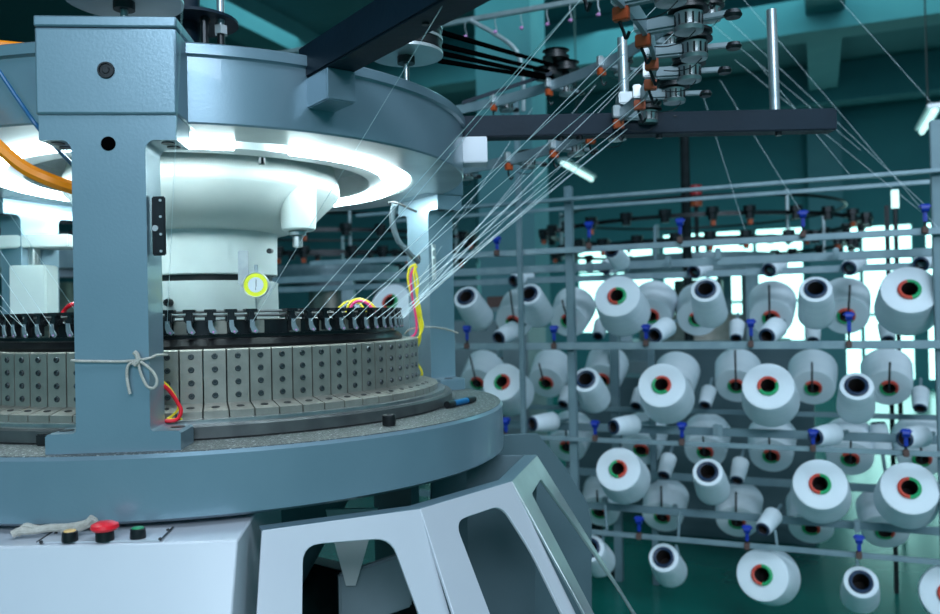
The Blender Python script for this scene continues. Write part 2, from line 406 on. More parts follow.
# posts
def arc_fillet(cx, cy, r, a0, a1, n=5):
    return [(cx + r * math.cos(math.radians(a0 + (a1 - a0) * i / n)), cy + r * math.sin(math.radians(a0 + (a1 - a0) * i / n))) for i in range(n + 1)]
def post(deg, rad=.685, col='paint'):
    r, o = frame_at(deg)
    base = AX + o * rad
    hw = .058; w2 = .106; w3 = .108; z0 = TT + .001; z1 = z0 + .032; z2 = 1.646; z3 = 1.686; fr = .016
    out = [(-w2, z0), (w2, z0), (w2, z1 - .004), (w2 - .004, z1)] + arc_fillet(hw + .006, z1 + .006, .006, 270, 180, 3) \
        + arc_fillet(hw + fr, z2 - fr, fr, 180, 90) + [(w3, z2), (w3, z3), (-w3, z3), (-w3, z2)] + arc_fillet(-hw - fr, z2 - fr, fr, 90, 0) \
        + arc_fillet(-hw - .006, z1 + .006, .006, 0, -90, 3) + [(-w2 + .004, z1), (-w2, z1 - .004)]
    pt = MB().prism(out, -.082, r, Z, base)
    po = pt.build('post', col, mc, 30, bevel=.003)
    MB().box(base - o * .056 + Z * ((z3 + RZ1 + .001) / 2), (.222, .122, RZ1 + .001 - z3 - .001), (r, o, Z)).build('post_head', col, po, bevel=.004)
    MB().box(base - o * .056 + Z * (1.8375), (.224, .124, .018), (r, o, Z)).build('post_cap', col, po, bevel=.003)
    MB().lathe([(0, .002), (.005, .002), (.006, .0005), (.0095, .0005), (.0105, .003), (.013, .003), (.014, 0)], base + o * .0052 + Z * 1.758, 20, ax=(r, -Z, o)).build('head_bolt', 'blackm', po)
    MB().lathe([(0, .0012), (.011, .0012), (.0118, 0)], base + o * .0004 + Z * 1.640, 20, ax=(r, -Z, o)).build('bolt_hole_shade', 'flatblack', po)  # no real hole: a flat black disc paints its inner shade
    for s in (-1, 1):
        for q in (-.018, .018):
            MB().cyl(base + r * (s * .088) - o * (.041 + q * .9) + Z * (z2 - .0015), base + r * (s * .088) - o * (.041 + q * .9) + Z * (z2 + .002), .011, n=14).build('underside_bolt', 'blackm', po)
            if q < 0: MB().cyl(base + r * (s * .09) - o * .045 + Z * (z1 - .001), base + r * (s * .09) - o * .045 + Z * (z1 + .001), .012, n=16).build('base_bolt', 'blackm', po)
    return po, base, r, o
pF = post(5); pR = post(125); pL = post(-115)
lb = pol(.60, -115, 0)
MB().box((lb.x, lb.y, 1.575), (.20, .10, .035), None, .003).build('bracket_block', 'inner', mc)
MB().cyl((lb.x - .01, lb.y - .02, 1.50), (lb.x - .01, lb.y - .02, 1.56), .016, n=16).build('bracket_stud', 'steel', mc)
MB().box((lb.x - .01, lb.y - .02, 1.33), (.10, .07, .36), None, .004).build('guide_column', 'inner', mc)
# hinge plate on the inner edge of the front post
b_, r_, o_ = pF[1:]
hp = atY(159, 226, 1.345)
MB().box(hp, (.0225, .005, .098), None, .002).build('hinge', 'blackm', mc)
for q in (-.042, -.014, .015, .042): MB().cyl(hp + V((.004, -.0025, q)), hp + V((.004, -.0045, q)), .0022, n=10).build('hinge_screw', 'alu', mc)
MB().cyl(hp + V((-.005, -.0025, -.004)), hp + V((-.005, -.005, -.004)), .005, n=12).build('hinge_pin', 'alu', mc)
# strip with holes on the right post
br, rr_, or_ = pR[1:]
hq = atY(434, 262, 2.29)
MB().box(hq, (.012, .004, .10), (V((.8, .6, 0)), V((-.6, .8, 0)), Z)).build('terminal_strip', 'alu', mc)
for q in range(4): MB().cyl(hq + V((0, -.003, -.036 + q * .024)), hq + V((0, -.006, -.036 + q * .024)), .004, n=8).build('terminal', 'inner', mc)

# beams carrying the feeder rings
def beam(a, b, w, h, bev=.003):
    a, b = V(a), V(b); d = (b - a).normalized(); x = V((d.y, -d.x, 0)).normalized(); zz = x.cross(d) * -1
    l = (b - a).length
    bo = MB().box((a + b) / 2, (l, w, h), (d, x, Z), bev).build('support_beam', 'beam', mc)
    return bo
zc = (atY(650, 114, 2.03).z + atY(650, 136, 2.03).z) / 2
bz = zc
beam((AX.x + .60, 2.03, bz), (atY(833, 125, 2.03).x, 2.03, bz), .05, .054)
MB().box((atY(474, 145, 2.03).x + .001, 2.03, bz - .027 - .032), (.062, .07, .064), None, .002).build('beam_bracket', 'paint2', mc)
for px in (560, 579, 658, 777): 
    q = atY(px, 138, 2.03); MB().cyl((q.x, 2.02, bz - .027), (q.x, 2.02, bz - .036), .008, n=10).build('beam_bolt', 'blackm', mc)
s0 = pol(.60, 36.5, 1.352 + .43); dd = frame_at(36.5)[1]
b2z = 1.350 + .44
e0 = pol(.655, 36.5, b2z + .028); e1 = pol(1.35, 36.5, b2z + .028)
beam(pol(.60, 36.5, b2z + .028), e1, .06, .062)
rb, ob = frame_at(36.5)
MB().box(pol(.668, 36.5, b2z - .031), (.056, .085, .056), (rb, ob, Z), .002).build('beam_bracket', 'paint', mc)
beam(pol(.60, -144, b2z + .028), pol(1.35, -144, b2z + .028), .06, .062)
MB().cyl(pol(.98, 36.5, b2z - .003) , pol(.98, 36.5, b2z - .006), .006, n=10).build('beam_bolt', 'blackm', mc)
# upright tubes on the right beam
for px, y0, y1, rr in ((625, 38, 113, .0125), (775, 10, 113, .0125)):
    a = atY(px, y0, 2.03); b = atY(px, y1, 2.03)
    MB().cyl((b.x, 2.03, bz + .026), (b.x - .003, 2.03, a.z), rr, n=16).build('ring_rod', 'shaft', mc)
q = atY(625, 101, 2.03); MB().box((q.x, 2.02, q.z), (.042, .05, .030), None, .003).build('rod_clamp', 'alu', mc)
# top pulleys
def pulley(c, r, sh, discs, name='belt_pulley'):
    po = MB().lathe([(0, 0), (r, .002), (r, .008), (r * .9, .012)], c, 48).build(name, 'alu', mc)
    z = .012
    for k in range(discs):
        MB().lathe([(0, z), (r * .97, z), (r * .97, z + .018), (0, z + .018)], c, 40).build('belt_groove', 'black', po)
        MB().lathe([(0, z + .018), (r, z + .018), (r, z + .023), (0, z + .023)], c, 40).build('flange', 'alu', po); z += .023
    MB().cyl(c + Z * .002, c - Z * .014, .018, n=16).build('hub', 'black', po)
    MB().cyl(c - Z * .01, V((c.x, c.y, sh)), .0065, n=12).build('shaft', 'steel', po)
    return po
pc = atY(406, 57, 1.66); pulley(V(pc), .076, RZ1 - .002, 2)
pc2 = atY(124, 2, 1.40); pulley(V((pc2.x, pc2.y, pc2.z)), .098, RZ1, 2)
MB().lathe([(.046, 0), (.043, .01), (.02, .014), (0, .014)], V((pc2.x - .01, pc2.y, 1.846)), 32).build('cap_boss', 'paint', mc)
# dark mount plate and rod behind the head
q = atY(197, 24, 1.72)
MB().lathe([(0, 0), (.085, 0), (.085, .006), (0, .006)], q, 40).build('mount_plate', 'beam', mc)
MB().cyl((q.x - .02, q.y, RZ1), (q.x - .02, q.y, q.z + .14), .026, n=20).build('mount_column', 'beam', mc)
q2 = atY(205, 40, 1.68); MB().cyl((q2.x, 1.68, RZ1), (q2.x, 1.68, q.z + .0), .008, n=10).build('mount_bolt', 'blackm', mc)
q3 = atY(221, 30, 1.70); MB().cyl((q3.x, 1.70, q3.z), (q3.x, 1.70, q3.z + .22), .008, n=12).build('thin_rod', 'shaft', mc)
MB().cyl((q3.x, 1.70, q3.z - .01), (q3.x, 1.70, q3.z + .008), .014, n=6).build('rod_nut', 'alu', mc)
MB().cyl((q3.x, 1.70, RZ1), (q3.x, 1.70, q3.z), .008, n=12).build('rod_foot', 'black', mc)
q = atY(205, 16, 1.69); MB().cyl((q.x, 1.69, q.z - .012), (q.x, 1.69, q.z + .012), .011, n=10).build('brass_fitting', 'brown', mc)

# belt transmission behind and between the pulley and the feeders
bl = []
p2 = atY(548, 76, 2.6)
for k, (ya, yb) in enumerate(((32, 66), (45, 73), (53, 78), (61, 80))):
    a = atY(440, ya, 1.75); b = atY(556, yb, 2.75)
    x = MB().strip([a, b], .009, .010); x.build('drive_belt', 'flatblack', mc)
a = atY(462, 103, 2.6); b = atY(552, 73, 2.6); MB().strip([a, b], .012, .004).build('drive_belt', 'beam', mc)
for q, rr in (((548, 78), .05), ((556, 60), .045), ((566, 72), .045)):
    p = atY(q[0], q[1], 2.7); MB().lathe([(0, 0), (rr, 0), (rr, .01), (rr * .8, .014), (rr * .8, .026), (rr, .03), (0, .03)], p, 24).build('idler_pulley', 'black', mc)
p = atY(566, 92, 2.7); MB().cyl(p, p + Z * .12, .012, n=10).build('idler_shaft', 'blackm', mc)

# feeder rings
FC = V((-.763, 1.809, 0)); FR2, FH2 = 1.155, 1.35 + .480; FR1, FH1 = 1.315, 1.35 + .732
def fpol(r, deg, z): a = math.radians(deg); return V((FC.x + r * math.sin(a), FC.y - r * math.cos(a), z))
A2 = [20 + i * 2.5 for i in range(55)]
MB().strip([fpol(FR2, a, FH2) for a in A2 if a <= 158], .030, .008).build('feeder_ring', 'rail', mc)
MB().strip([fpol(FR1, a, FH1) for a in A2 if a <= 156], .032, .008).build('feeder_ring', 'rail', mc)

# ------------------------------------------------------------------ positive yarn feeders (clamped to the rings)
def make_feeder(name, label):
    t = thing(name, label, 'yarn feeder', (0, 0, 0))
    X = V((1, 0, 0)); Yv = V((0, 1, 0))     # local +x = outwards along the arm
    MB().box((.040, 0, -.004), (.085, .024, .028), None, .005).build('arm', 'grey', t)
    MB().box((-.012, 0, .006), (.022, .020, .036), None, .003).build('clamp', 'alu', t)
    MB().box((-.006, 0, -.030), (.030, .016, .026), None, .002).build('terminal_block', 'orangep', t)
    MB().lathe([(0, .038), (.034, .038), (.040, .034), (.040, .028), (.034, .024), (.034, .020), (.040, .017), (.040, .012), (0, .010)], (.085, 0, 0), 28).build('drive_wheel', 'black', t)
    d = MB().lathe([(0, .010), (.029, .008), (.027, .002), (.026, -.016), (.030, -.020), (.028, -.028), (0, -.030)], (.085, 0, 0), 26).build('storage_drum', 'steel', t)
    rib = MB()
    for k in range(12):
        a = 2 * PI * k / 12; rib.cyl((.085 + .0265 * math.cos(a), .0265 * math.sin(a), .004), (.085 + .0265 * math.cos(a), .0265 * math.sin(a), -.018), .0022, n=6)
    rib.build('drum_ribs', 'blackm', d)
    MB().box((.136, .008, -.002), (.050, .014, .012), None, .002).build('tension_arm', 'grey', t)
    MB().lathe([(0, .008), (.014, .008), (.018, 0), (.014, -.006), (0, -.006)], (.168, .008, -.006), 18).build('tension_disc', 'blackm', t)
    MB().tube([(.10, -.01, -.03), (.08, -.02, -.05), (.05, -.022, -.056), (.02, -.014, -.05)], .0012, 6).build('guide_wire', 'blackm', t)
    MB().tube([(-.01, 0, -.043), (-.004, .004, -.06), (.002, 0, -.076), (.01, -.004, -.066)], .0035, 6).build('stop_lever', 'blackm', t)
    return t
fproto = make_feeder('yarn_feeder', 'x'); index_kids(fproto)
places = []
for a in (47, 54, 61, 68, 75, 82, 90, 99, 108, 118, 129, 142): places.append((FR2, a, FH2, 'lower'))
for a in (68, 75, 82, 90, 98, 107, 117, 128, 139, 150): places.append((FR1, a, FH1, 'upper'))
first = True
ordn = ['nearest the camera', 'second from the near end', 'third from the near end', 'fourth from the near end', 'fifth from the near end', 'sixth from the near end', 'seventh from the near end', 'eighth from the near end', 'ninth from the near end', 'tenth from the near end', 'eleventh from the near end', 'farthest from the camera']
cnt = {}
for R_, a, h_, which in places:
    f = fproto if first else copy_tree(fproto); first = False
    f.location = fpol(R_, a, h_ + .004); f.scale = (.84, .84, .84)
    ar = math.radians(a); f.rotation_euler = (0, 0, math.atan2(-math.cos(ar), math.sin(ar)) + random.uniform(-.08, .08))
    i = cnt.get(which, 0); cnt[which] = i + 1
    f['label'] = 'silver and black yarn feeder on the %s hoop, %s' % (which, ordn[i]); f['group'] = 'yarn feeders on the %s hoop' % which

# ------------------------------------------------------------------ things and wires on the machine
# dial indicator
dc = atY(256, 285, 1.79)
dt = thing('dial_indicator', 'round dial indicator with a yellow and white face on the centre drum', 'gauge', dc)
nf = V((.12, -.99, .05)).normalized(); rx = V((0, 0, 1)).cross(nf).normalized() ; uz = nf.cross(rx)
axd = (rx, -uz, nf)
MB().lathe([(0, -.016), (.024, -.016), (.0285, -.012), (.0285, .004), (.027, .006), (.0255, .004), (0, .002)], dc, 40, ax=axd).build('case', 'alu', dt)
MB().lathe([(.0165, .0045), (.0255, .0045)], dc, 40, ax=axd).build('yellow_scale', 'dial_y', dt)
MB().lathe([(0, .0048), (.0165, .0048)], dc, 40, ax=axd).build('white_face', 'dial_w', dt)
hd = MB(); hd.box(dc + nf * .006 + uz * .004 + rx * .001, (.0015, .016, .001), (rx, uz, nf)); hd.box(dc + nf * .006 - uz * .008, (.0008, .008, .001), (rx, uz, nf)); hd.build('hand', 'black', dt)
for k in range(20):
    a = 2 * PI * k / 20
    if k % 2 == 0: pass
tk = MB()
for k in range(20):
    a = 2 * PI * k / 20; q = dc + nf * .0055 + (rx * math.sin(a) + uz * math.cos(a)) * .0175
    tk.box(q, (.0005, .0015, .0004), (rx * math.cos(a) - uz * math.sin(a), rx * math.sin(a) + uz * math.cos(a), nf))
tk.build('scale_marks', 'black', dt)
MB().cyl(dc - nf * .006 + uz * .026, dc - nf * .006 + uz * .045, .0042, n=10).build('plunger_cap', 'greytube', dt)
MB().cyl(dc - nf * .006 - uz * .026, dc - nf * .006 - uz * .06, .0022, n=8).build('stem', 'steel', dt)
MB().box(atY(243.5, 268, 1.815), (.023, .010, .078), (rx, nf, uz), .002).build('holder_bar', 'steel', dt)
# marker pen on the bed
def on_bed(px, py, h=.01): return atZ(px, py, TT + h)
a = on_bed(447, 405, .009); b = on_bed(474, 399, .009)
pn = thing('marker_pen', 'short blue-grey marker with black cap lying on the bed rim by the right post', 'marker', (a + b) / 2)
pn.location.z = TT + .002
m1 = a.lerp(b, .22); m2 = a.lerp(b, .72)
MB().cyl(m1, m2, .0075, n=14).build('barrel', 'bluecable', pn)
MB().cyl(a, m1, .0085, .0085, n=14).build('cap', 'black', pn)
MB().cyl(m2, b, .0085, .007, n=14).build('tail', 'black', pn)
# magnet block
q = on_bed(389, 421, .010); 
mg = thing('stop_block', 'small black cylindrical stop block standing on the bed at the cam ring', 'stop block', (q.x, q.y, TT + .002))
MB().lathe([(0, .001), (.012, .001), (.013, .003), (.013, .020), (.0115, .022), (0, .022)], (q.x, q.y, TT + .001), 20).build('body', 'black', mg)
MB().cyl((q.x, q.y, TT + .0225), (q.x, q.y, TT + .024), .004, n=6).build('screw_head', 'blackm', mg)
q = on_bed(44, 440, .010)
mg2 = tag(MB().box((q.x, q.y, TT + .011), (.020, .018, .020), None, .002).build('stop_block', 'black'), 'small black square block on the bed left of the front post foot', 'stop block')
# twine round the front post
Rr, Oo = pF[2], pF[3]; Pb = pF[1]
def onpost(px, py, off=.004):
    return on_plane(px, py, Pb + Oo * off, Oo)
tw = thing('cotton_twine', 'grey cotton twine knotted in a bow round the front post', 'twine', onpost(136, 362))
hwp = .0600
zt = onpost(112, 361).z
loop = [Pb + Rr * sx * hwp + Oo * sy + Z * (zt + dz) for sx, sy, dz in ((-1, .0045, .002), (-.3, .005, 0), (.4, .005, -.001), (1, .0045, .003), (1.01, -.03, .006), (1, -.088, .004), (0, -.09, .003), (-1, -.088, .003), (-1.01, -.03, .002))]
MB().tube(loop, .0022, 7, closed=True).build('wrap', 'twine', tw)
MB().tube([onpost(x, y, .008) for x, y in ((134, 362), (128, 366), (127, 378), (130, 394))], .0024, 7).build('tail', 'twine', tw)
MB().tube([onpost(x, y, .008) for x, y in ((138, 362), (141, 374), (147, 386), (154, 388), (157, 381), (153, 372), (144, 364), (137, 360))], .0024, 7).build('bow_loop', 'twine', tw)
MB().tube([onpost(x, y, .009) for x, y in ((134, 352), (137, 355), (138, 361), (134, 365), (140, 358))], .0042, 8).build('knot', 'twine', tw)
# red / yellow wire loops right of the front post
def wire(name, label, pts, r, m, cat='wire', grp=None):
    return tag(MB().tube(pts, r, 8).build(name, m), label, cat, grp)
wire('red_wire', 'thick red wire loop emerging behind the front post foot', [atY(x, y, Y) for x, y, Y in ((146, 372, 1.385), (158, 383, 1.40), (168, 389, 1.41), (178, 403, 1.415), (181, 412, 1.415), (176, 420, 1.415), (164, 421, 1.41), (150, 420, 1.40))], .0034, 'redwire')
wire('yellow_wire', 'thin yellow wire bending behind the red wire at the front post foot', [atY(x, y, Y) for x, y, Y in ((150, 374, 1.40), (166, 384, 1.42), (176, 398, 1.425), (178, 409, 1.425), (172, 416, 1.425), (168, 419, 1.42), (182, 419, 1.42))], .002, 'yellowwire')
wire('red_wire', 'red wire curling up from the carriers left of the front post', [atY(x, y, Y) for x, y, Y in ((62, 316, 1.62), (65, 310, 1.62), (71, 305, 1.6), (82, 303, 1.6), (90, 306, 1.6))], .0045, 'redwire')
# wire bundle on the right post
def bundle(pts, Y, r, m, nm, lab): return wire(nm, lab, [atY(x, y, Y) for x, y in pts], r, m)
bundle(((416, 264), (410, 268), (408, 280), (413, 300), (419, 320), (420, 340), (413, 352), (404, 360)), 2.20, .0032, 'yellowwire', 'yellow_wire', 'yellow wire bulging left from the hole in the right post')
bundle(((417, 266), (414, 272), (416, 290), (421, 315), (420, 335), (416, 350), (417, 362), (422, 372), (420, 377), (412, 380)), 2.19, .0030, 'yellowwire', 'yellow_wire', 'yellow wire hanging lowest beside the right post, ending in a curl')
bundle(((416, 266), (411, 275), (412, 295), (416, 318), (416, 332), (410, 338), (400, 340)), 2.195, .0032, 'pinkwire', 'pink_wire', 'pink wire in the bundle running down the right post')
bundle(((414, 265), (418, 282), (417, 305), (423, 325), (417, 340), (408, 347)), 2.185, .0028, 'yellowwire', 'yellow_wire', 'yellow wire crossing the pink wire on the right post')
bundle(((338, 309), (345, 303), (352, 301), (360, 304), (366, 312)), 1.95, .0030, 'yellowwire', 'yellow_wire', 'small yellow wire arch above the right carriers')
bundle(((346, 312), (350, 303), (359, 299), (370, 303), (378, 312)), 1.90, .0030, 'yellowwire', 'yellow_wire', 'taller yellow wire arch above the right carriers')
bundle(((349, 312), (353, 304), (360, 301), (368, 304), (375, 312)), 1.89, .0034, 'pinkwire', 'pink_wire', 'pink wire arch above the right carriers')
cd = wire('grey_conduit', 'grey flexible conduit curving from ring lamp into the right post hole', [atY(x, y, Y) for x, y, Y in ((395, 204, 2.10), (392, 218, 2.12), (397, 238, 2.15), (408, 252, 2.19), (418, 262, 2.235))], .0078, 'greytube', 'conduit')
MB().lathe([(0, .001), (.012, .001), (.014, 0)], on_plane(418, 259, br - or_ * .083, or_), 16, ax=(rr_, Z, -or_)).build('cable_hole', 'black', mc)
wire('black_cable', 'thin black cable crossing in front of the right post top', [atY(x, y, 2.1) for x, y in ((388, 203), (397, 203), (408, 208), (417, 212))], .003, 'black', 'cable')
wire('cotton_string', 'pale string tied round the right post', [atY(x, y, Y) for x, y, Y in ((405, 334, 2.23), (411, 329, 2.215), (428, 327, 2.22), (445, 329, 2.30), (458, 333, 2.33))], .0024, 'twine', 'string')
# hose and cable at the left
wire('orange_hose', 'bright orange hose drooping behind the front post head', [atY(x, y, Y) for x, y, Y in ((-60, 60, 1.42), (-40, 46, 1.43), (-10, 44, 1.44), (15, 46, 1.45), (40, 48, 1.455), (52, 49, 1.45))], .0075, 'hose', 'hose')
wire('orange_hose', 'bright orange hose sweeping down to the front post below the top ring', [atY(x, y, Y) for x, y, Y in ((-60, 90, 1.36), (-30, 120, 1.34), (0, 148, 1.34), (25, 168, 1.345), (50, 180, 1.35), (80, 190, 1.38), (110, 197, 1.41))], .0115, 'hose', 'hose')
wire('blue_cable', 'thin blue cable slanting across the top ring left of the post head', [atY(x, y, Y) for x, y, Y in ((-15, 50, 1.33), (5, 80, 1.335), (22, 105, 1.335), (40, 130, 1.335), (60, 152, 1.40), (80, 172, 1.43))], .0036, 'bluecable', 'cable')

# ------------------------------------------------------------------ lower casing
CZ = 1.012
def casing_face(top, slope, bot_z, nrm_hint, holes_px, name, col='paint2', thick=.004, splay=(0, 0), rim=True):
    """sloping sheet panel: top edge between two points, leaning outwards"""
    a, b = V(top[0]), V(top[1]); X = (b - a).normalized(); hn = V((X.y, -X.x, 0))
    if hn.dot(V(nrm_hint)) < 0: hn = -hn
    Yv = (-Z * math.cos(slope) + hn * math.sin(slope)).normalized(); n = hn * math.cos(slope) + Z * math.sin(slope)
    def uv(px, py):
        p = on_plane(px, py, a, n) - a; return (p.dot(X), p.dot(Yv))
    L = (a.z - bot_z) / math.cos(slope); W = (b - a).length
    outer = [(0, 0), (W, 0), (W + splay[1] * L, L), (-splay[0] * L, L)]
    holes = [rounded([uv(*q) for q in h[0]], h[1]) for h in holes_px]
    return a, X, Yv, n, outer, holes
f1a, f1b = atZ(262, 530, CZ), atZ(420, 508.5, CZ)
f2b = atZ(512, 481, CZ); f3b = atZ(537, 455, CZ)
SL = math.radians(27)
cas = thing('machine_leg_casing', 'pale blue sheet-metal leg casing with cut-out windows below the bed', 'machine casing', (f2b.x, f2b.y, 0))
def out_dir(p): v = V((p.x - AX.x, p.y - AX.y, 0)); return v.normalized()
# shared bottom corners so neighbouring faces meet
def drop(p, slope_tan, dz): return p + out_dir(p) * (dz * slope_tan) - Z * dz
DZ = .62
tanS = .60
c1 = drop(f1a, .45, DZ); c1 = c1 - V((.10, .0, 0))
c2 = drop(f1b, .50, DZ); c3 = drop(f2b, .60, DZ); c4 = drop(f3b, .62, DZ)
def quad_panel(A, B, Cc, D, holes, name, col, parent, rad=.03, th=.006):
    """A,B top; D,C bottom; nearly planar; holes given in pixels on the plane"""
    X = (B - A).normalized(); n = (B - A).cross(D - A).normalized()
    if n.dot(out_dir((A + B) / 2)) < 0: n = -n
    Yv = n.cross(X); 
    f = lambda p: ((p - A).dot(X), (p - A).dot(Yv))
    outer = [f(A), f(B), f(Cc), f(D)]
    hl = []
    for h in holes:
        hl.append(rounded([f(on_plane(x, y, A, n)) for x, y in h], rad))
    zdir = X.cross(Yv)
    return MB().prism(outer, -th if zdir.dot(n) > 0 else th, X, Yv, A, hl).build(name, col, parent, 30, bevel=.0015)
quad_panel(f1a, f1b, c2, c1, [[(303, 545), (391, 538), (428, 640), (302, 640)]], 'window_panel', 'paint2', cas)
quad_panel(f1b, f2b, c3, c2, [[(455, 521), (502, 505), (532, 552), (575, 640), (500, 640)]], 'window_panel', 'paint2', cas)
quad_panel(f2b, f3b, c4, c3, [[(532, 494), (541, 479), (577, 528), (620, 590), (650, 640), (608, 640)]], 'window_panel', 'under', cas, .012)
# inner flanges at the top edges
fl = MB()
for A, B in ((f1a, f1b), (f1b, f2b), (f2b, f3b)):
    i0 = A - out_dir(A) * .03; i1 = B - out_dir(B) * .03
    v = [fl.bm.verts.new(q) for q in (A, B, i1, i0)]; w_ = [fl.bm.verts.new(q - Z * .004) for q in (A, B, i1, i0)]
    fl.bm.faces.new(v); fl.bm.faces.new(w_[::-1])
    for k in range(4): fl.bm.faces.new((v[k], v[(k + 1) % 4], w_[(k + 1) % 4], w_[k]))
fl.build('top_flange', 'paint', cas)
# inner return wall of the casing right side + dark interior
f4 = atZ(504, 445, CZ - .002)
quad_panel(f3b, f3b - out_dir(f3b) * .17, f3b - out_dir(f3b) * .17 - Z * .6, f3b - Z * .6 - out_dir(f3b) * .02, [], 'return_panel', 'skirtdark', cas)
# rear leg plate
n_r = V((.35, -.94, 0)).normalized(); p_r = atY(536, 433, 2.33)
def rp(px, py): return on_plane(px, py, p_r, n_r)
Xr = V((0, 0, 1)).cross(n_r).normalized(); 
def rp2(px, py): q = rp(px, py) - p_r; return (q.dot(Xr), q.dot(Z))
outl = [rp2(*q) for q in ((430, 436), (536, 433), (561, 463), (586, 502), (590, 522), (590, 640), (430, 640))]
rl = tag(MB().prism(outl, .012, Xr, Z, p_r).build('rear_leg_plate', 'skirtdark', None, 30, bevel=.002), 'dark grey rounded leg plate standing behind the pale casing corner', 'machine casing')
# central column and take-down frame seen through the windows
ins = thing('takedown_frame', 'dark fabric take-down frame under the machine bed, seen through the windows', 'machine frame', (AX.x, AX.y, 0))
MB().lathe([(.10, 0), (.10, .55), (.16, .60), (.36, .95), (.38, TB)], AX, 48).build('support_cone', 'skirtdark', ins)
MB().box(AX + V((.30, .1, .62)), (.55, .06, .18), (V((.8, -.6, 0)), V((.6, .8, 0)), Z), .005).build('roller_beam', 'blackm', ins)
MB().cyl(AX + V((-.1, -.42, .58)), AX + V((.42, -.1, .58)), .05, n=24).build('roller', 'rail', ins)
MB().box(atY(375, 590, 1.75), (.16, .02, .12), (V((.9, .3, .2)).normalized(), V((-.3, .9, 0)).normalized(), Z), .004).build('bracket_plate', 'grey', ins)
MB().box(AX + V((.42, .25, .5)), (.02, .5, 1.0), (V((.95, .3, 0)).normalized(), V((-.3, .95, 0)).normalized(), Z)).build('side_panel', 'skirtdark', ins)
MB().prism([rpx for rpx in ((-.05, 0), (.06, 0), (.01, -.16), (-.01, -.16))], .01, V((1, 0, 0)), Z, atY(350, 508, 1.72)).build('light_guard', 'inner', ins)
# front control housing
ch = thing('control_housing', 'pale blue sloping front housing with push buttons on its top strip', 'machine casing', (atZ(120, 545, 1.015).x, 1.2, 0))
CH = 1.018
t_br = atZ(255, 514, CH); t_fr = atZ(238, 540, CH); t_fl = atZ(0, 547, CH)
dirF = (t_fr - t_fl).normalized(); t_fl = t_fr - dirF * .85
hF = V((dirF.y, -dirF.x, 0)); hF = hF if hF.y < 0 else -hF
t_bl = t_fl - hF * .3; t_br2 = t_br - hF * .22
body = MB(); sl = .42
dz = .62
bot_fr = t_fr + hF * (dz * sl) - Z * dz + dirF * .0; bot_fl = t_fl + hF * (dz * sl) - Z * dz
bot_br = t_br2 - Z * dz; bot_bl = t_bl - Z * dz
th_ = [t_fl, t_fr, t_br, t_br2, t_bl]
vs = [body.bm.verts.new(p) for p in th_]; ws = [body.bm.verts.new(p) for p in (bot_fl, bot_fr, bot_fr - hF * .25, bot_br, bot_bl)]
body.bm.faces.new(vs); body.bm.faces.new(ws[::-1])
for k in range(5): body.bm.faces.new((vs[k], vs[(k + 1) % 5], ws[(k + 1) % 5], ws[k]))
body.build('housing_shell', 'paint2', ch, 20, bevel=.003)
# button plate (stays on the top strip)
def on_top(px, py, h=0): return atZ(px, py, CH + h)
pa, pb_, pc_, pd_ = on_top(37, 544), on_top(160, 542), on_top(173, 529), on_top(54, 533)
pm = MB(); v = [pm.bm.verts.new(q + Z * .003) for q in (pa, pb_, pc_, pd_)]; w_ = [pm.bm.verts.new(q + Z * .0005) for q in (pa, pb_, pc_, pd_)]
pm.bm.faces.new(v); pm.bm.faces.new(w_[::-1])
for k in range(4): pm.bm.faces.new((v[k], v[(k + 1) % 4], w_[(k + 1) % 4], w_[k]))
bp = pm.build('button_plate', 'paint2', ch)
for (x, y, m, rr, big) in ((70, 541, 'btn_y', .0125, 0), (105, 540, 'btn_r', .0155, 1), (138, 538, 'btn_g', .0125, 0)):
    c = on_top(x, y, .003)
    bt = MB().lathe([(rr * .92, 0), (rr * .95, .002), (rr * .88, .014), (rr * .75, .015), (0, .015)] if not big else [(.0135, 0), (.0135, .017), (0, .017)], c, 24).build('push_button', 'black', ch)
    if big: MB().lathe([(0, .0155), (.018, .0155), (.0205, .019), (.0195, .024), (.012, .0275), (0, .0285)], c, 28).build('mushroom_cap', m, bt)
    else: MB().lathe([(0, .0172), (rr * .66, .0165), (rr * .72, .015)], c, 24).build('button_face', m, bt)
for x, y in ((168, 530), (160, 539), (56, 533), (41, 542)): MB().cyl(on_top(x, y, .003), on_top(x, y, .0042), .0028, n=8).build('plate_screw', 'blackm', ch)
for q0, q1 in ((pc_, pb_), (pd_, pa)): MB().cyl(q0 + Z * .003, q1 + Z * .003, .0014, n=6).build('plate_edge', 'blackm', ch)
rg = MB()
def rgp(L): return [on_top(x, y, 0) + Z * h for x, y, h in L]
rg.tube(rgp([(12, 540, .008), (20, 539, .012), (34, 538, .012), (50, 537, .014), (68, 537, .015), (80, 537, .018), (88, 537, .022), (93, 537, .030)]), .0062, 9)
rg.tube(rgp([(17, 539, .006), (25, 538, .018), (34, 538, .016), (44, 537, .012)]), .005, 8)
rg.tube(rgp([(62, 537, .010), (76, 537, .012), (86, 537, .017), (97, 536.5, .026)]), .005, 8)
tag(rg.build('twisted_rag', 'twine'), 'grey twisted cotton rag lying behind the push buttons', 'rag')

